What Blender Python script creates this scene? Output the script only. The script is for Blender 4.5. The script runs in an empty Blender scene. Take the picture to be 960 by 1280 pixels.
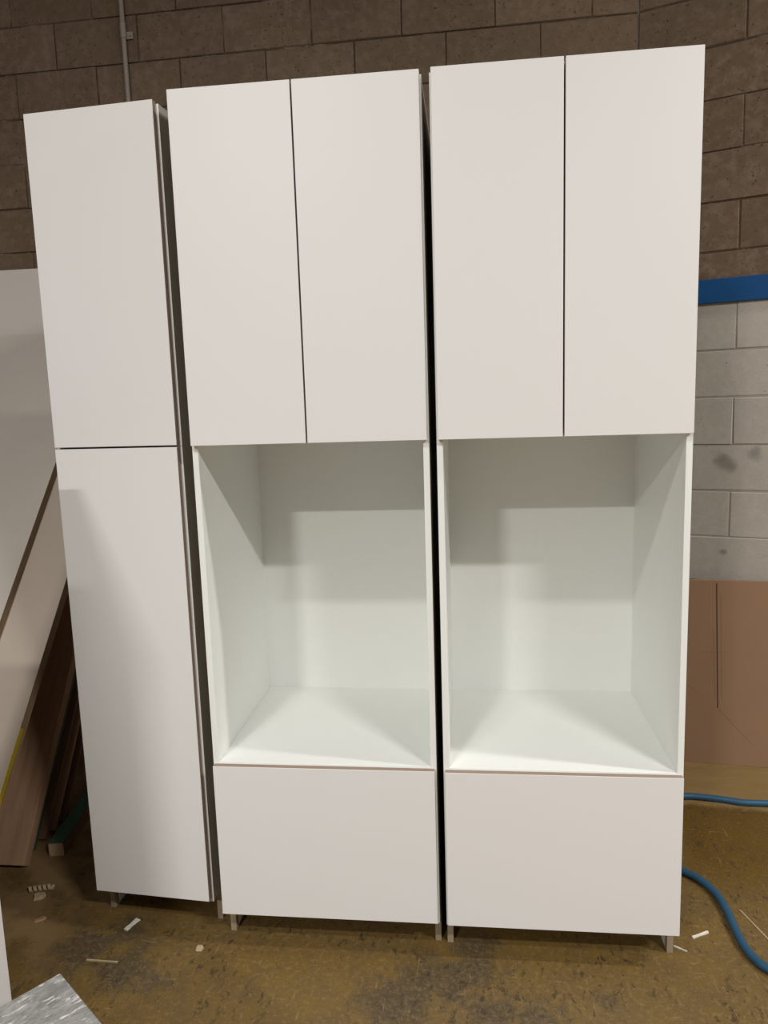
import bpy, bmesh, math, random
from mathutils import Vector, Matrix

random.seed(7)
SC = bpy.context.scene
COL = SC.collection

# ---------------------------------------------------------------- camera
cd = bpy.data.cameras.new('camera')
cam = bpy.data.objects.new('camera', cd)
COL.objects.link(cam)
cam.location = (0.0726, -1.938, 1.595)
cam.rotation_euler = (1.4257, 0.0314, 0.1081)
cd.sensor_fit = 'VERTICAL'
cd.sensor_height = 24.0
cd.lens = 929.94 * 24.0 / 1280.0
cd.clip_start = 0.02
SC.camera = cam

# ---------------------------------------------------------------- ambient, ceiling lamps, added fill lamp, exposure
w = bpy.data.worlds.new('workshop_air')
SC.world = w
w.use_nodes = True
w.node_tree.nodes['Background'].inputs[0].default_value = (1.0, 0.96, 0.90, 1)
w.node_tree.nodes['Background'].inputs[1].default_value = 0.10

def ceiling_or_fill_lamp(loc, power, sx=1.2, sy=0.16, col=(1.0, 0.975, 0.94)):
    l = bpy.data.lights.new('ceiling_or_fill_lamp', 'AREA')
    l.shape = 'RECTANGLE'; l.size = sx; l.size_y = sy
    l.energy = power; l.color = col
    o = bpy.data.objects.new('ceiling_or_fill_lamp', l)
    o.location = loc
    COL.objects.link(o)
    return o
LAMP_Z = 4.3
ceiling_or_fill_lamp((2.95, -3.6, LAMP_Z), 228)
ceiling_or_fill_lamp((-1.13, -2.8, LAMP_Z), 74)
ceiling_or_fill_lamp((-2.0, -6.2, LAMP_Z), 275, 0.55)
ceiling_or_fill_lamp((4.2, -0.6, LAMP_Z), 170)  # added fill lamp, no known fixture, brightens the right wall

vs = SC.view_settings
vs.view_transform = 'Standard'; vs.look = 'None'; vs.gamma = 1.0
vs.use_curve_mapping = False
vs.exposure = -0.03

# ---------------------------------------------------------------- material helpers
class NT:
    def __init__(self, name, rough=0.5, spec=0.5):
        self.m = bpy.data.materials.new(name); self.m.use_nodes = True
        self.t = self.m.node_tree; self.b = self.t.nodes['Principled BSDF']
        self.b.inputs['Roughness'].default_value = rough
        self.b.inputs['Specular IOR Level'].default_value = spec
    def n(self, typ, **kw):
        nd = self.t.nodes.new(typ)
        for k, v in kw.items(): setattr(nd, k, v)
        return nd
    def link(self, a, b): self.t.links.new(a, b)
    def put(self, sock, v):
        if hasattr(v, 'is_linked') or hasattr(v, 'links'): self.link(v, sock)
        elif isinstance(v, (tuple, list)) and len(v) == 3 and sock.type == 'RGBA': sock.default_value = (*v, 1)
        else: sock.default_value = v
    def math(self, op, a, b=0.0, c=None, clamp=False):
        nd = self.n('ShaderNodeMath', operation=op, use_clamp=clamp)
        self.put(nd.inputs[0], a); self.put(nd.inputs[1], b)
        if c is not None: self.put(nd.inputs[2], c)
        return nd.outputs[0]
    def mix(self, f, a, b, typ='MIX'):
        nd = self.n('ShaderNodeMix', data_type='RGBA', blend_type=typ)
        self.put(nd.inputs[0], f); self.put(nd.inputs[6], a); self.put(nd.inputs[7], b)
        return nd.outputs[2]
    def ramp(self, v, lo, hi):
        nd = self.n('ShaderNodeMapRange', interpolation_type='SMOOTHSTEP')
        self.put(nd.inputs[0], v); nd.inputs[1].default_value = lo; nd.inputs[2].default_value = hi
        return nd.outputs[0]
    def pos(self): return self.n('ShaderNodeNewGeometry').outputs['Position']
    def obj(self): return self.n('ShaderNodeTexCoord').outputs['Object']
    def mapping(self, v, scale=(1, 1, 1), rot=(0, 0, 0), loc=(0, 0, 0)):
        nd = self.n('ShaderNodeMapping'); self.link(v, nd.inputs[0])
        nd.inputs['Location'].default_value = loc; nd.inputs['Rotation'].default_value = rot; nd.inputs['Scale'].default_value = scale
        return nd.outputs[0]
    def noise(self, v, scale, detail=4, rough=0.55, dist=0.0):
        nd = self.n('ShaderNodeTexNoise'); self.link(v, nd.inputs['Vector'])
        nd.inputs['Scale'].default_value = scale; nd.inputs['Detail'].default_value = detail
        nd.inputs['Roughness'].default_value = rough; nd.inputs['Distortion'].default_value = dist
        return nd.outputs[0]
    def sep(self, v):
        nd = self.n('ShaderNodeSeparateXYZ'); self.link(v, nd.inputs[0]); return nd.outputs
    def dist(self, v, p):
        nd = self.n('ShaderNodeVectorMath', operation='DISTANCE'); self.link(v, nd.inputs[0]); nd.inputs[1].default_value = p
        return nd.outputs['Value']
    def rnd(self): return self.n('ShaderNodeObjectInfo').outputs['Random']
    def bump(self, h, strength, dist=0.01):
        nd = self.n('ShaderNodeBump'); self.link(h, nd.inputs['Height'])
        nd.inputs['Strength'].default_value = strength; nd.inputs['Distance'].default_value = dist
        self.link(nd.outputs[0], self.b.inputs['Normal'])
    def color(self, c): self.put(self.b.inputs['Base Color'], c); return self
    def rough(self, r): self.put(self.b.inputs['Roughness'], r)

def mat_melamine(name, base):
    k = NT(name, 0.42, 0.4)
    n1 = k.noise(k.pos(), 2.2, 3)
    c = k.mix(k.math('MULTIPLY', n1, 0.10), base, (base[0]*0.86, base[1]*0.83, base[2]*0.80))
    k.color(c); k.bump(k.noise(k.pos(), 420, 2), 0.03, 0.001)
    return k.m

def mat_wood(name, a, b, axis_scale=(3, 3, 60), rough=0.65, vary=0.25):
    k = NT(name, rough, 0.3)
    v = k.mapping(k.obj(), axis_scale)
    n1 = k.noise(v, 1.0, 6, 0.6, 0.6)
    c = k.mix(k.ramp(n1, 0.3, 0.7), a, b)
    c = k.mix(k.math('MULTIPLY', k.noise(k.obj(), 8, 4), vary), c, (a[0]*0.4, a[1]*0.4, a[2]*0.4))
    k.color(c); k.bump(n1, 0.15, 0.002)
    return k.m

def mat_flat(name, c, rough=0.6, vary=0.3, scale=14, bump=0.1):
    k = NT(name, rough, 0.35)
    n1 = k.noise(k.pos(), scale, 5)
    k.color(k.mix(k.math('MULTIPLY', n1, vary), c, (c[0]*0.45, c[1]*0.45, c[2]*0.45)))
    k.bump(n1, bump, 0.003)
    return k.m

PAINT_Z = 1.962
def wall_colour(k, mortar):
    p = k.pos(); z = k.sep(p)[2]
    low = k.ramp(z, PAINT_Z + 0.01, PAINT_Z - 0.01)
    big = k.noise(p, 1.7, 5); fine = k.noise(p, 26, 6, 0.65); speck = k.noise(p, 95, 3, 0.6)
    raw = k.mix(k.ramp(big, 0.3, 0.7), (0.190, 0.133, 0.090), (0.145, 0.098, 0.064))
    raw = k.mix(k.math('MULTIPLY', k.ramp(fine, 0.42, 0.68), 0.6), raw, (0.25, 0.185, 0.135))
    raw = k.mix(k.ramp(speck, 0.60, 0.72), raw, (0.05, 0.037, 0.028))
    paint = k.mix(k.ramp(big, 0.3, 0.7), (0.52, 0.48, 0.42), (0.45, 0.41, 0.36))
    paint = k.mix(k.math('MULTIPLY', k.ramp(fine, 0.4, 0.8), 0.35), paint, (0.62, 0.59, 0.54))
    paint = k.mix(k.ramp(speck, 0.65, 0.75), paint, (0.20, 0.185, 0.16))
    if not mortar:
        pn = k.n('ShaderNodeVectorMath', operation='ADD')
        k.link(p, pn.inputs[0])
        nz = k.n('ShaderNodeTexNoise'); k.link(p, nz.inputs['Vector']); nz.inputs['Scale'].default_value = 16
        sc = k.n('ShaderNodeVectorMath', operation='SCALE'); k.link(nz.outputs['Color'], sc.inputs[0]); sc.inputs['Scale'].default_value = 0.05
        k.link(sc.outputs[0], pn.inputs[1])
        for (q, r, s) in (((1.128, 1.313, 1.328), 0.022, 0.5), ((1.145, 1.307, 1.306), 0.030, 0.6), ((1.162, 1.30, 1.284), 0.022, 0.5), ((1.248, 1.266, 1.343), 0.030, 0.6), ((1.151, 1.303, 0.924), 0.014, 0.7)):
            q2 = (q[0] + 0.025, q[1] + 0.025, q[2] + 0.025)
            d = k.dist(pn.outputs[0], q2)
            paint = k.mix(k.math('MULTIPLY', k.ramp(d, r * 1.6, r * 0.35), s), paint, (0.10, 0.10, 0.08))
        rv = k.math('MULTIPLY', k.rnd(), 0.45)
        raw = k.mix(rv, raw, (0.11, 0.076, 0.050))
        paint = k.mix(k.math('MULTIPLY', rv, 0.6), paint, (0.40, 0.375, 0.33))
    else:
        raw = k.mix(k.ramp(k.noise(p, 7, 6, 0.7), 0.50, 0.72), (0.085, 0.058, 0.039), (0.30, 0.235, 0.175))
        paint = k.mix(0.5, paint, (0.36, 0.325, 0.28))
    k.color(k.mix(low, raw, paint))
    h = k.math('ADD', fine, k.math('MULTIPLY', speck, 0.6))
    k.bump(h, 0.3, 0.003)

k = NT('concrete_block', 0.9, 0.15); wall_colour(k, False); M_BLOCK = k.m
k = NT('mortar', 0.95, 0.1); wall_colour(k, True); M_MORTAR = k.m

def make_floor_mat():
    k = NT('worn_coated_concrete', 0.55, 0.4)
    p = k.pos()
    big = k.noise(p, 1.6, 5, 0.6); mid = k.noise(p, 9, 7, 0.65, 0.4); fine = k.noise(p, 60, 6, 0.7)
    c = k.mix(k.ramp(big, 0.35, 0.65), (0.168, 0.101, 0.023), (0.150, 0.093, 0.030))
    c = k.mix(k.math('MULTIPLY', k.ramp(mid, 0.40, 0.70), 0.75), c, (0.122, 0.078, 0.030))
    c = k.mix(k.math('MULTIPLY', k.ramp(fine, 0.48, 0.72), 0.55), c, (0.27, 0.180, 0.070))
    xyz = k.sep(p)
    amber = k.math('MULTIPLY', k.ramp(xyz[0], 0.70, 0.90), k.ramp(xyz[1], 0.15, 0.55))
    c = k.mix(k.math('MULTIPLY', amber, 0.85), c, k.mix(mid, (0.115, 0.060, 0.003), (0.080, 0.041, 0.002)))
    # bare grey wear patches with ragged outlines
    rag = k.math('ADD', k.math('MULTIPLY', k.math('SUBTRACT', k.noise(p, 16, 9, 0.75), 0.5), 0.34), k.math('MULTIPLY', k.math('SUBTRACT', fine, 0.5), 0.10))
    m = None
    for (x, y, r) in ((0.075, 0.05, .075), (0.07, -0.03, .07), (-0.06, -0.075, .085), (0.0, -0.10, .07), (0.12, -0.20, .07), (0.24, -0.19, .06), (-0.93, -0.10, .08), (-0.92, -0.03, .05), (-1.10, -0.03, .09), (-1.00, 0.05, .06), (-0.83, -0.13, .05), (0.42, -0.12, .03), (-0.14, -0.16, .10)):
        f = k.math('SUBTRACT', r, k.dist(p, (x, y, 0)))
        m = f if m is None else k.math('MAXIMUM', m, f)
    m = k.ramp(k.math('ADD', m, rag), -0.03, 0.035)
    grey = k.mix(k.ramp(fine, 0.4, 0.66), (0.066, 0.047, 0.024), (0.130, 0.093, 0.050))
    c = k.mix(k.math('MULTIPLY', m, 0.85), c, grey)
    # flecks where the coating has chipped, and pale scratches
    st = k.noise(k.mapping(p, (46, 26, 1), (0, 0, 0.7)), 1.0, 7, 0.72, 0.6)
    loc = k.ramp(k.noise(p, 3.6, 4), 0.40, 0.58)
    c = k.mix(k.math('MULTIPLY', k.math('MULTIPLY', k.ramp(st, 0.555, 0.60), loc), 0.8), c, (0.045, 0.031, 0.018))
    st2 = k.noise(k.mapping(p, (110, 11, 1), (0, 0, -0.5)), 1.0, 5, 0.6)
    st3 = k.noise(k.mapping(p, (13, 95, 1), (0, 0, 0.35)), 1.0, 5, 0.6)
    c = k.mix(k.math('MULTIPLY', k.ramp(k.math('MAXIMUM', st2, st3), 0.63, 0.70), 0.42), c, (0.30, 0.225, 0.125))
    spk = k.noise(p, 150, 3, 0.7)
    c = k.mix(k.math('MULTIPLY', k.ramp(spk, 0.60, 0.70), 0.5), c, (0.34, 0.26, 0.15))
    c = k.mix(k.math('MULTIPLY', k.ramp(spk, 0.40, 0.30), 0.5), c, (0.05, 0.035, 0.02))
    # bare dusty strip of concrete along the walls
    edge = k.math('ADD', k.math('ADD', xyz[1], k.math('MULTIPLY', xyz[0], 0.16)), k.math('MULTIPLY', k.math('SUBTRACT', mid, 0.5), 0.10))
    bare = k.ramp(edge, 1.03, 1.07)
    c = k.mix(bare, c, k.mix(k.noise(k.mapping(p, (5, 22, 1), (0, 0, -0.3)), 1.0, 5), (0.175, 0.110, 0.036), (0.27, 0.178, 0.076)))
    left = k.math('MULTIPLY', k.ramp(xyz[0], -1.1, -1.3), k.ramp(k.noise(p, 6, 5), 0.35, 0.6))
    c = k.mix(k.math('MULTIPLY', left, 0.7), c, (0.29, 0.185, 0.090))
    k.color(c)
    k.rough(k.math('ADD', k.math('MULTIPLY', fine, 0.25), 0.42))
    k.bump(k.math('ADD', fine, k.math('MULTIPLY', st, 0.7)), 0.4, 0.003)
    return k.m
M_FLOOR = make_floor_mat()

M_WHITE = mat_melamine('white_melamine', (0.80, 0.79, 0.78))
M_INNER = mat_melamine('white_carcass_melamine', (0.875, 0.890, 0.860))
M_OUTER = mat_melamine('shade_darkened_outer_panel', (0.48, 0.45, 0.39))  # white side panels coloured darker, painting in the shade of the narrow gaps
M_RAW = mat_flat('raw_board_edge', (0.36, 0.265, 0.205), 0.8, 0.3, 60)
M_LIP = mat_flat('greyed_edge_band', (0.55, 0.50, 0.46), 0.6, 0.2, 30)
M_TOE = mat_flat('scuffed_panel_foot', (0.40, 0.315, 0.215), 0.8, 0.6, 45)
M_BLUE = mat_flat('blue_paint', (0.003, 0.074, 0.235), 0.8, 0.35, 5)
M_STEEL = mat_flat('galvanised_steel', (0.30, 0.26, 0.22), 0.42, 0.3, 40)
M_MDF = mat_flat('brown_hardboard', (0.315, 0.187, 0.108), 0.7, 0.30, 3.5, 0.02)
M_SLOT = mat_flat('dark_groove', (0.085, 0.042, 0.020), 0.9, 0.2, 30)
M_GROOVE = mat_flat('scored_line', (0.26, 0.155, 0.085), 0.8, 0.2, 30)
M_SHEET = mat_flat('dusty_white_sheet', (0.60, 0.545, 0.485), 0.55, 0.30, 2.6, 0.02)
M_SHEET0 = mat_flat('white_sheet_face', (0.68, 0.64, 0.59), 0.55, 0.2, 2.6, 0.02)
M_SHEET2 = mat_flat('pinkish_white_sheet', (0.53, 0.45, 0.375), 0.6, 0.30, 3.2, 0.02)
M_CORE = mat_wood('fibreboard_core', (0.30, 0.215, 0.125), (0.23, 0.155, 0.085), (30, 30, 6))
M_BROWN = mat_wood('brown_timber', (0.46, 0.28, 0.17), (0.36, 0.21, 0.12), (40, 40, 3))
M_DARK = mat_wood('dark_timber', (0.24, 0.13, 0.08), (0.17, 0.09, 0.055), (40, 40, 3))
M_GREENBOARD = mat_flat('dark_green_board', (0.05, 0.085, 0.06), 0.6, 0.3, 10)
M_GREEN = mat_flat('green_paint', (0.06, 0.145, 0.10), 0.65, 0.3, 18)
M_YELLOW = mat_flat('yellow_paint', (0.50, 0.36, 0.02), 0.5, 0.25, 12)
M_PINE = mat_wood('pale_softwood', (0.62, 0.47, 0.30), (0.48, 0.34, 0.2), (20, 20, 20))
M_HOSE = mat_flat('blue_rubber', (0.024, 0.088, 0.160), 0.5, 0.3, 25)
M_CHIP = mat_flat('pale_wood_chip', (0.46, 0.35, 0.21), 0.8, 0.2, 40)
M_PAPER = mat_flat('white_scrap', (0.75, 0.72, 0.64), 0.8, 0.1, 40)
M_BLACK = mat_flat('black_leg', (0.03, 0.03, 0.03), 0.5, 0.1, 20)

def make_slab_mat():
    k = NT('distressed_grey_woodprint', 0.42, 0.45)
    a = k.noise(k.mapping(k.obj(), (14, 9, 10), (0, 0, 0.1)), 1.0, 6, 0.6)
    b = k.noise(k.mapping(k.obj(), (66, 21, 30), (0, 0, 0.1)), 1.0, 6, 0.7)
    g = k.noise(k.mapping(k.obj(), (190, 45, 30), (0, 0, 0.1)), 1.0, 4, 0.7)
    c = k.mix(k.ramp(a, 0.35, 0.65), (0.19, 0.185, 0.18), (0.40, 0.39, 0.375))
    c = k.mix(k.math('MULTIPLY', k.ramp(g, 0.42, 0.62), 0.45), c, (0.12, 0.118, 0.115))
    c = k.mix(k.math('MULTIPLY', k.ramp(b, 0.55, 0.66), 0.8), c, (0.80, 0.77, 0.73))
    k.color(c); k.bump(g, 0.06, 0.001)
    return k.m
M_SLAB = make_slab_mat()

# ---------------------------------------------------------------- mesh helpers
def link(name, me, mats, parent=None):
    o = bpy.data.objects.new(name, me)
    COL.objects.link(o)
    if mats is not None:
        for m in (mats if isinstance(mats, (list, tuple)) else [mats]): me.materials.append(m)
    if parent: o.parent = parent
    return o

def box_bm(lo, hi, bev=0.0, seg=1, edge_idx=None, face_axis=1):
    """box; with edge_idx, faces not facing along face_axis get that material slot"""
    bm = bmesh.new()
    bmesh.ops.create_cube(bm, size=1.0)
    for v in bm.verts:
        v.co = Vector([(lo[i] + hi[i]) / 2 + v.co[i] * (hi[i] - lo[i]) for i in range(3)])
    if edge_idx is not None:
        for f in bm.faces:
            if abs(f.normal[face_axis]) < 0.5: f.material_index = edge_idx
    if bev > 0: bmesh.ops.bevel(bm, geom=bm.edges[:], offset=bev, segments=seg, affect='EDGES', profile=0.5, clamp_overlap=True)
    return bm

def fin(name, bm, mats, parent=None, smooth=False):
    me = bpy.data.meshes.new(name)
    bmesh.ops.recalc_face_normals(bm, faces=bm.faces[:])
    bm.to_mesh(me); bm.free()
    if smooth:
        for f in me.polygons: f.use_smooth = True
    return link(name, me, mats, parent)

def box(name, lo, hi, mats, parent=None, bev=0.0, edge_idx=None, face_axis=1):
    return fin(name, box_bm(lo, hi, bev, 1, edge_idx, face_axis), mats, parent)

def prism(name, pts, axis, a, b, mats, parent=None, bev=0.0):
    """extrude a 2-D outline along axis (0=x: pts are (y,z); 1=y: pts are (x,z); 2=z: pts are (x,y))"""
    bm = bmesh.new()
    def mk(p, t): return {0: (t, p[0], p[1]), 1: (p[0], t, p[1]), 2: (p[0], p[1], t)}[axis]
    v0 = [bm.verts.new(mk(p, a)) for p in pts]; v1 = [bm.verts.new(mk(p, b)) for p in pts]
    bm.faces.new(v0); bm.faces.new(v1[::-1])
    n = len(pts)
    for i in range(n): bm.faces.new((v0[i], v1[i], v1[(i + 1) % n], v0[(i + 1) % n]))
    if bev > 0:
        bmesh.ops.recalc_face_normals(bm, faces=bm.faces[:])
        bmesh.ops.bevel(bm, geom=bm.edges[:], offset=bev, segments=1, affect='EDGES', profile=0.5, clamp_overlap=True)
    return fin(name, bm, mats, parent)

def catmull(pts, per=8, closed=False):
    P = [Vector(p) for p in pts]; out = []
    for i in range(len(P) - 1):
        p0 = P[max(i - 1, 0)]; p1 = P[i]; p2 = P[i + 1]; p3 = P[min(i + 2, len(P) - 1)]
        for s in range(per):
            t = s / per
            out.append(0.5 * ((2 * p1) + (p2 - p0) * t + (2 * p0 - 5 * p1 + 4 * p2 - p3) * t * t + (3 * p1 - p0 - 3 * p2 + p3) * t ** 3))
    out.append(P[-1]); return out

def tube_bm(path, r, seg=12, bm=None):
    bm = bm or bmesh.new()
    rad = r if callable(r) else (lambda t: r)
    rings = []; n = len(path)
    up = Vector((0, 0, 1))
    for i, p in enumerate(path):
        d = (path[min(i + 1, n - 1)] - path[max(i - 1, 0)]).normalized()
        u = up if abs(d.dot(up)) < 0.95 else Vector((1, 0, 0))
        s = d.cross(u).normalized(); t = s.cross(d).normalized()
        rr = rad(i / (n - 1))
        rings.append([bm.verts.new(p + (s * math.cos(a) + t * math.sin(a)) * rr) for a in [2 * math.pi * j / seg for j in range(seg)]])
    for A, B in zip(rings, rings[1:]):
        for j in range(seg): bm.faces.new((A[j], A[(j + 1) % seg], B[(j + 1) % seg], B[j]))
    bm.faces.new(rings[0][::-1]); bm.faces.new(rings[-1])
    return bm

def empty(name, loc=(0, 0, 0), rz=0.0, rx=0.0):
    o = bpy.data.objects.new(name, None); COL.objects.link(o)
    o.empty_display_size = 0.1
    o.location = loc; o.rotation_euler = (rx, 0, rz)
    return o

def tag(o, label=None, cat=None, group=None, kind=None):
    if label: o['label'] = label
    if cat: o['category'] = cat
    if group: o['group'] = group
    if kind: o['kind'] = kind
    return o

# ---------------------------------------------------------------- the setting
fl = box('floor', (-6.0, -8.0, -0.1), (6.0, 3.0, 0.0), M_FLOOR)
tag(fl, 'worn ochre-coated concrete workshop floor with dark scuffed patches', 'floor', kind='structure')

# block walls: two runs meeting at a vertical joint behind the cabinets
BX, BY = 0.795, 1.443
CH, Z0, NC = 0.19472, 0.0165, 19
THL = math.atan(-0.02487); THR = math.atan(-0.39131)
MJ = 0.005                       # mortar joint
WT = 0.19

def wall_run(name, label, ang, sign, pitch, length):
    top = Z0 + CH * NC
    back = WT
    root = box(name, (0, 0.0042, 0) if sign > 0 else (-length, 0.0042, 0), (length, back, top) if sign > 0 else (0, back, top), M_MORTAR)
    root.location = (BX, BY, 0); root.rotation_euler = (0, 0, ang)
    tag(root, label, 'wall', kind='structure')
    cache = {}
    def mesh(wd, ht, var):
        key = (round(wd, 3), round(ht, 3), var)
        if key not in cache:
            bm = box_bm((MJ / 2, 0, MJ / 2), (wd - MJ / 2, 0.05, ht - MJ / 2))
            rr = random.Random(hash(key) & 0xffff)
            for v in bm.verts:
                v.co.x += rr.uniform(-.0016, .0016); v.co.z += rr.uniform(-.0016, .0016)
            bmesh.ops.bevel(bm, geom=[e for e in bm.edges if all(v.co.y < 0.01 for v in e.verts)], offset=0.0016 + 0.0008 * var, segments=1, affect='EDGES', profile=0.5)
            bmesh.ops.recalc_face_normals(bm, faces=bm.faces[:])
            me = bpy.data.meshes.new('block'); bm.to_mesh(me); bm.free(); me.materials.append(M_BLOCK)
            cache[key] = me
        return cache[key]
    for c in range(NC):
        z = Z0 + CH * c; ht = CH
        if c == 0: z = 0.002; ht = CH + Z0 - 0.002
        d = 0.0; first = True
        while d < length - 0.02:
            wd = pitch if (c % 2 == 1 or not first) else pitch * (0.473 if sign < 0 else 0.5)
            first = False
            wd = min(wd, length - d)
            o = link('block', mesh(wd, ht, random.randrange(4)), None, root)
            x0 = d if sign > 0 else -d - wd
            o.location = (x0, random.uniform(-0.003, 0.002), z)
            d += wd
    return root
wall_run('wall_back', 'concrete block back wall, bare brown blocks above the cabinets', THL, -1, 0.3915, 5.10)
wall_run('wall_right', 'angled concrete block wall right of the cabinets, pale painted below blue stripe', THR, 1, 0.401, 1.56)

# blue stripe board along both runs
for nm, ang, a, b, lab in (('trim_1', THR, 0.012, 1.56, 'blue painted wall stripe right of the cabinets, between bare and painted blocks'),
                           ('trim_2', THL, -2.30, -0.012, 'blue painted wall stripe continuing behind the tall cabinets')):
    o = box(nm, (a, -0.016, 1.957), (b, -0.004, 2.052), M_BLUE, bev=0.0015)
    o.location = (BX, BY, 0); o.rotation_euler = (0, 0, ang)
    tag(o, lab, 'wall stripe', kind='structure')

# ---------------------------------------------------------------- tall cabinets
ZT, ZD, ZR, ZB, NZ = 2.396, 1.497, 0.5772, 0.1115, 0.581
T = 0.0165          # carcass board
DT = 0.019          # front thickness
CF = 0.0215         # carcass front plane (behind fronts)
DEP = 0.615         # carcass back
GAP = 0.0045

def side_panel(name, root, x0, x1, z0, z1, notch, outer):
    if notch:
        pts = [(CF + 0.055, 0), (DEP, 0), (DEP, z1), (CF, z1), (CF, 0.098), (CF + 0.055, 0.098)]
    else:
        pts = [(CF, z0), (DEP, z0), (DEP, z1), (CF, z1)]
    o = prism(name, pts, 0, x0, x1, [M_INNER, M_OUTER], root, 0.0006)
    for f in o.data.polygons:           # outer carcass face takes the colour darkened for gap shade
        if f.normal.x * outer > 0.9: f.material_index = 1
    return o

def oven_cabinet(loc, yaw, label):
    W = 0.638; e = 0.0045
    r = empty('oven_tower_cabinet', loc, yaw)
    tag(r, label, 'cabinet', 'tall oven cabinets')
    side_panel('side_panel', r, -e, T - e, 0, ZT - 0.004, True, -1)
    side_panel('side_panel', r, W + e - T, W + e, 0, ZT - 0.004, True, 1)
    xi0, xi1 = T - e, W + e - T
    box('back_panel', (xi0, 0.598, 0.10), (xi1, 0.612, ZT - 0.006), M_INNER, r)
    box('top_panel', (xi0, CF, ZT - 0.004 - T), (xi1, 0.598, ZT - 0.004), M_INNER, r)
    box('niche_ceiling', (xi0, CF, ZD + 0.006), (xi1, 0.598, ZD + 0.006 + T), M_INNER, r)
    box('niche_shelf', (xi0, CF, NZ - T), (xi1, 0.598, NZ), M_INNER, r, 0.0006)
    box('bottom_panel', (xi0, CF, 0.10), (xi1, 0.598, 0.10 + T), M_INNER, r)
    box('rear_foot_rail', (xi0, 0.575, 0.0), (xi1, 0.591, 0.098), M_DARK, r)
    for s in (0, 1):      # scuffed feet of the side panels
        x0 = -e - 0.0004 if s == 0 else W + e - T - 0.0004
        box('panel_foot', (x0, CF + 0.0545, 0.0), (x0 + T + 0.0008, CF + 0.075, 0.097), M_TOE, r)
    half = W / 2
    box('door', (0, 0, ZD), (half - GAP / 2, DT, ZT), [M_WHITE, M_LIP], r, 0.0008, 1)
    box('door', (half + GAP / 2, 0, ZD), (W, DT, ZT), [M_WHITE, M_LIP], r, 0.0008, 1)
    box('drawer_front', (0, 0, ZB), (W, DT, ZR), [M_WHITE, M_RAW], r, 0.0008, 1)
    return r
oven_cabinet((0, 0, 0), 0.0, 'rightmost tall white oven cabinet, beside the blue hose, with two doors, open niche and drawer')
oven_cabinet((-0.6667, 0.0057, 0), -0.0014, 'middle tall white oven cabinet with two doors over an open niche and drawer')

def pantry_cabinet(loc, yaw, label):
    W = 0.3762; e = 0.006
    r = empty('pantry_cabinet', loc, yaw)
    tag(r, label, 'cabinet')
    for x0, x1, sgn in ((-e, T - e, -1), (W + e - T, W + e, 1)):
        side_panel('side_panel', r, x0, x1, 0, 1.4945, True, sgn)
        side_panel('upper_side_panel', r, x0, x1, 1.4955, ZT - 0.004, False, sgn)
        box('panel_foot', (x0 - 0.0004, CF + 0.0545, 0), (x1 + 0.0004, CF + 0.075, 0.097), M_TOE, r)
    xi0, xi1 = T - e, W + e - T
    box('back_panel', (xi0, 0.598, 0.10), (xi1, 0.612, ZT - 0.006), M_INNER, r)
    box('top_panel', (xi0, CF, ZT - 0.004 - T), (xi1, 0.598, ZT - 0.004), M_INNER, r)
    box('shelf', (xi0, CF, 1.4955), (xi1, 0.598, 1.4955 + T), M_INNER, r)
    box('bottom_panel', (xi0, CF, 0.10), (xi1, 0.598, 0.10 + T), M_INNER, r)
    box('rear_foot_rail', (xi0, 0.575, 0.0), (xi1, 0.591, 0.098), M_DARK, r)
    box('upper_door', (0, 0, ZD + 0.001), (W, DT, ZT), [M_WHITE, M_RAW], r, 0.0008, 1)
    box('lower_door', (0, 0, ZB), (W, DT, ZD - 0.004), [M_WHITE, M_RAW], r, 0.0008, 1)
    return r
pantry_cabinet((-1.1008, 0.0856, 0), -0.0805, 'narrow tall white pantry cabinet with one door above another, leftmost of the three')

# ---------------------------------------------------------------- conduit on the back wall
cy = BY + math.tan(THL) * (-1.405 - BX) - 0.018
cr = empty('wall_conduit', (-1.405, cy, 0))
tag(cr, 'thin grey steel conduit running up the bare block wall above the leftmost cabinet', 'pipe')
fin('pipe', tube_bm([Vector((0, 0, z)) for z in (2.36, 2.8, 3.2, 3.70)], 0.0105, 14), M_STEEL, cr, True)
fin('coupling', tube_bm([Vector((0, 0, z)) for z in (3.225, 3.23, 3.285, 3.29)], lambda t: 0.0135, 14), M_STEEL, cr, True)
bm = box_bm((0.008, 0.006, 3.225), (0.040, 0.0115, 3.255), 0.001)
tube_bm([Vector((0.029, 0.006, 3.24)), Vector((0.029, 0.001, 3.24))], 0.006, 8, bm)
fin('strap', bm, M_STEEL, cr)
box('outlet_box', (-0.05, -0.035, 2.27), (0.05, 0.0125, 2.37), M_STEEL, cr, 0.003)

# ---------------------------------------------------------------- brown hardboard panel by the right wall
pr = empty('hardboard_panel', (0.72, 1.2883, 0), math.atan(-0.129))
tag(pr, 'brown hardboard sheet with a dark vertical score line, standing against the pale block wall', 'board')
ps = box('sheet', (0, 0, 0), (0.637, 0.014, 0.817), [M_MDF], pr, 0.001)
def score(a, b, wd, m=M_GROOVE):
    d = (Vector(b) - Vector(a)); n = Vector((-d.y, d.x)).normalized() * wd / 2
    q = [Vector(a) + n, Vector(b) + n, Vector(b) - n, Vector(a) - n]
    prism('scored_line', [(p.x, p.y) for p in q], 1, -0.0004, 0.0008, m, ps)
score((0.391, 0.805), (0.412, 0.255), 0.0045, M_SLOT)
score((0.415, 0.250), (0.555, 0.100), 0.0022)
score((0.288, 0.352), (0.339, 0.318), 0.0018)
score((0.409, 0.765), (0.428, 0.285), 0.0018)
score((0.384, 0.60), (0.402, 0.29), 0.0014)
score((0.33, 0.503), (0.44, 0.503), 0.0014)

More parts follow.
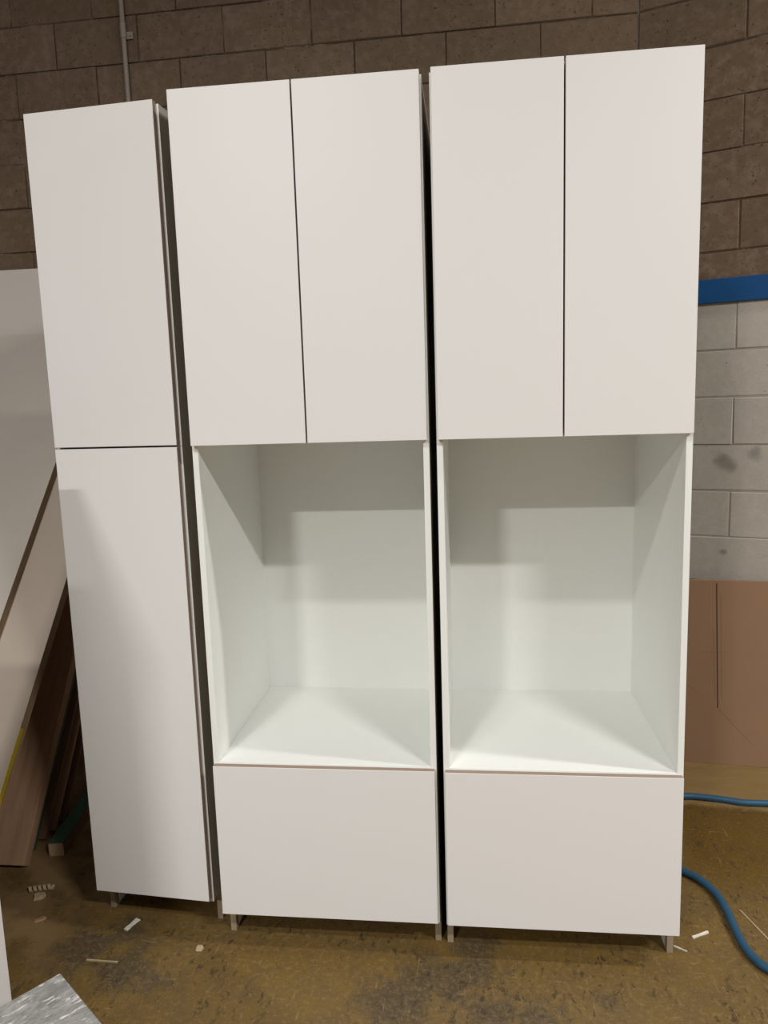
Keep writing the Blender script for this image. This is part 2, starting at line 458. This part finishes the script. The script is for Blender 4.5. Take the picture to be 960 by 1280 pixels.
# ---------------------------------------------------------------- sheets and timber leaning at the left
def leaning_board(name, x0, x1, yf, lean, L, t, mats, label, cat, group=None):
    l = math.radians(lean)
    o = box(name, (0, 0, 0), (x1 - x0, t, L), mats, None, 0.0008, 1 if isinstance(mats, list) else None)
    o.location = (x0, yf, t * math.sin(l) + 0.0005); o.rotation_euler = (-l, 0, 0)
    return tag(o, label, cat, group)

LEAN = 41.0
leaning_board('white_sheet', -3.0, -1.78, 1.392, 2.3, 2.272, 0.016, [M_SHEET0, M_CORE], 'white sheet standing upright against the block wall, its top edge showing above the leaning sheets', 'board')
leaning_board('white_sheet', -2.85, -1.60, -0.252, LEAN, 2.575, 0.034, [M_SHEET, M_CORE], 'large dusty white sheet leaning steeply, front of the stack left of the cabinets', 'board', 'leaning white sheets')
s2 = leaning_board('white_sheet', -2.80, -1.42, -0.2065, LEAN, 2.50, 0.030, [M_SHEET2, M_CORE], 'pinkish white sheet with a yellow lower edge, second in the leaning stack', 'board', 'leaning white sheets')
box('yellow_edge', (1.3802, 0.001, 0.02), (1.3814, 0.021, 0.72), M_YELLOW, s2)
leaning_board('brown_sheet', -2.70, -1.43, -0.166, LEAN, 2.42, 0.019, [M_BROWN, M_BROWN], 'brown sheet lying directly behind the pinkish white sheet in the leaning stack', 'board')
PL = 36.0
def plank(x0, x1, yf, t, m, label, name='plank', lean=PL):
    L = (1.45 - yf - t) / math.sin(math.radians(lean))
    return leaning_board(name, x0, x1, yf, lean, L, t, m, label, 'plank', 'timber leaning under the sheets')
plank(-1.76, -1.50, 0.318, 0.040, M_BROWN, 'thick brown plank, nearest of the timber leaning under the white sheets')
plank(-1.66, -1.535, 0.435, 0.015, M_GREENBOARD, 'dark green board leaning behind the thick brown plank', 'green_board')
plank(-1.70, -1.528, 0.500, 0.016, M_DARK, 'thin dark brown plank leaning just behind the dark green board')
plank(-1.72, -1.524, 0.560, 0.012, M_BROWN, 'thin reddish plank leaning between two dark planks')
plank(-1.74, -1.520, 0.625, 0.016, M_DARK, 'thin dark brown plank, furthest back of the leaning timber')

gb = empty('green_bar', (-1.433, 0.414, 0), math.radians(7.5))
tag(gb, 'square timber bar with green top and pale sawn end, lying on the floor', 'timber bar')
box('bar', (-0.0265, 0.004, 0.0), (0.0265, 0.62, 0.0485), M_DARK, gb, 0.001)
box('green_top', (-0.0267, 0.003, 0.0487), (0.0267, 0.62, 0.0515), M_GREEN, gb)
box('sawn_end', (-0.0262, 0.0005, 0.0006), (0.0262, 0.0042, 0.0485), M_PINE, gb)

# ---------------------------------------------------------------- white carcass and grey table at the lower left
br = empty('white_cabinet_carcass', (-1.099, -0.36, 0), 0)
tag(br, 'white cabinet side at the left edge of the picture, behind the grey table', 'cabinet')
box('side_panel', (-0.017, -0.86, 0), (0, 0, 1.584), M_WHITE, br, 0.0008)
box('side_panel', (-0.40, -0.86, 0), (-0.383, 0, 1.584), M_WHITE, br, 0.0008)
box('back_panel', (-0.383, -0.016, 0.0), (-0.017, 0, 1.584), M_WHITE, br)
box('bottom_panel', (-0.383, -0.86, 0.08), (-0.017, -0.016, 0.097), M_WHITE, br)
box('shelf', (-0.383, -0.86, 0.80), (-0.017, -0.016, 0.817), M_WHITE, br)
box('top_panel', (-0.383, -0.86, 1.567), (-0.017, -0.016, 1.584), M_WHITE, br)

tr = empty('grey_table', (-0.817, -0.579, 0), math.atan2(-0.614, 0.789))
tag(tr, 'low table with distressed grey wood-print top in the lower left corner', 'table')
# local +x runs along the right-hand edge, local -y along the left-hand edge
box('table_top', (0.0, -0.44, 0.372), (0.70, 0.0, 0.40), M_SLAB, tr, 0.002)
for lx, ly in ((0.04, -0.40), (0.04, -0.08), (0.62, -0.40), (0.62, -0.08)):
    box('leg', (lx, ly, 0.0), (lx + 0.04, ly + 0.04, 0.372), M_BLACK, tr, 0.002)

# ---------------------------------------------------------------- blue hose
hz = 0.0125
pts = [(2.10, 0.60), (1.75, 0.80), (1.45, 0.885), (1.215, 0.895), (1.127, 0.897), (1.058, 0.915), (0.987, 0.929), (0.912, 0.933), (0.82, 0.905), (0.745, 0.82), (0.705, 0.70), (0.70, 0.58), (0.725, 0.50), (0.77, 0.449), (0.815, 0.402), (0.843, 0.337), (0.850, 0.258), (0.847, 0.18), (0.848, 0.10), (0.862, 0.045), (0.885, 0.012), (0.95, -0.05), (1.08, -0.10), (1.3, -0.12), (1.6, -0.05)]
path = catmull([(x, y, hz) for x, y in pts], 7)
o = fin('air_hose', tube_bm(path, 0.0122, 14), M_HOSE, None, True)
tag(o, 'blue rubber air hose curling across the floor at the right', 'hose')

# ---------------------------------------------------------------- small scraps on the floor
def sliver(name, a, b, wd, ht, m, label, cat, group=None, bend=0.0):
    A = Vector((*a, 0)); B = Vector((*b, 0)); d = B - A; n = Vector((-d.y, d.x, 0)).normalized()
    bm = bmesh.new(); rings = []
    for i in range(6):
        t = i / 5; c = A + d * t + n * bend * math.sin(math.pi * t)
        w2 = wd / 2 * (0.75 + 0.5 * random.random())
        rings.append([bm.verts.new(c + n * w2 + Vector((0, 0, 0))), bm.verts.new(c + n * w2 * .8 + Vector((0, 0, ht))), bm.verts.new(c - n * w2 * .8 + Vector((0, 0, ht))), bm.verts.new(c - n * w2)])
    for P, Q in zip(rings, rings[1:]):
        for j in range(4): bm.faces.new((P[j], P[(j + 1) % 4], Q[(j + 1) % 4], Q[j]))
    bm.faces.new(rings[0][::-1]); bm.faces.new(rings[-1])
    return tag(fin(name, bm, m), label, cat, group)

def chip(name, c, rx, ry, ht, rot, m, label, group=None):
    bm = bmesh.new(); n = 11; top = []; bot = []
    for i in range(n):
        a = 2 * math.pi * i / n; q = random.uniform(.8, 1.12)
        x, y = rx * q * math.cos(a), ry * q * math.sin(a)
        X = c[0] + x * math.cos(rot) - y * math.sin(rot); Y = c[1] + x * math.sin(rot) + y * math.cos(rot)
        bot.append(bm.verts.new((X, Y, 0))); top.append(bm.verts.new((c[0] + (X - c[0]) * .8, c[1] + (Y - c[1]) * .8, ht * random.uniform(.7, 1.1))))
    bm.faces.new(bot[::-1]); bm.faces.new(top)
    for i in range(n): bm.faces.new((bot[i], bot[(i + 1) % n], top[(i + 1) % n], top[i]))
    return tag(fin(name, bm, m), label, 'wood chip', group)

sliver('paper_scrap', (-1.003, 0.058), (-0.985, 0.108), 0.016, 0.004, M_PAPER, 'small white scrap on the floor before the leftmost cabinet', 'scrap')
sliver('wood_splinter', (-1.062, -0.072), (-0.965, -0.074), 0.005, 0.003, M_CHIP, 'long thin pale splinter on the floor right of the grey table', 'splinter')
sliver('wood_splinter', (0.716, 0.141), (0.768, 0.168), 0.007, 0.005, M_PAPER, 'short bright white splinter on the floor between right cabinet and hose', 'splinter')
sliver('wood_splinter', (0.652, 0.104), (0.684, 0.083), 0.003, 0.003, M_PAPER, 'thin pale splinter touching the foot of the rightmost cabinet', 'splinter')
sliver('wood_splinter', (0.896, 0.275), (0.935, 0.14), 0.004, 0.003, M_CHIP, 'long pale splinter on the floor on the far side of the hose', 'splinter')
chip('wood_chip', (-0.742, -0.002), 0.014, 0.012, 0.006, 0.2, M_CHIP, 'round pale chip on the floor before the middle cabinet')
chip('wood_chip', (-1.302, 0.085), 0.022, 0.011, 0.004, 0.6, M_BROWN, 'flat brownish chip on the floor nearer than the shavings')
chip('wood_chip', (-1.366, 0.190), 0.022, 0.018, 0.012, 0.3, M_CHIP, 'rounded pale chip lying against the curled shaving')

# curled plane shaving: a spiral ribbon lying on the floor
bm = bmesh.new(); prev = None
ax = Vector((0.95, 0.30, 0)).normalized(); sd = Vector((-ax.y, ax.x, 0))
for i in range(61):
    t = i / 60; a = t * 2 * math.pi * 5; r = 0.010
    c = Vector((-1.415, 0.212, 0.0105)) + ax * (0.075 * t)
    off = sd * math.cos(a) * r + Vector((0, 0, 1)) * math.sin(a) * r
    v = [bm.verts.new(c + off - ax * 0.005), bm.verts.new(c + off + ax * 0.005), bm.verts.new(c + off * 0.86 + ax * 0.005), bm.verts.new(c + off * 0.86 - ax * 0.005)]
    if prev:
        for j in range(4): bm.faces.new((prev[j], prev[(j + 1) % 4], v[(j + 1) % 4], v[j]))
    else: bm.faces.new(v[::-1])
    prev = v
bm.faces.new(prev)
tag(fin('wood_shaving', bm, M_CHIP), 'curled pale wood shaving on the floor left of the cabinets', 'shaving')
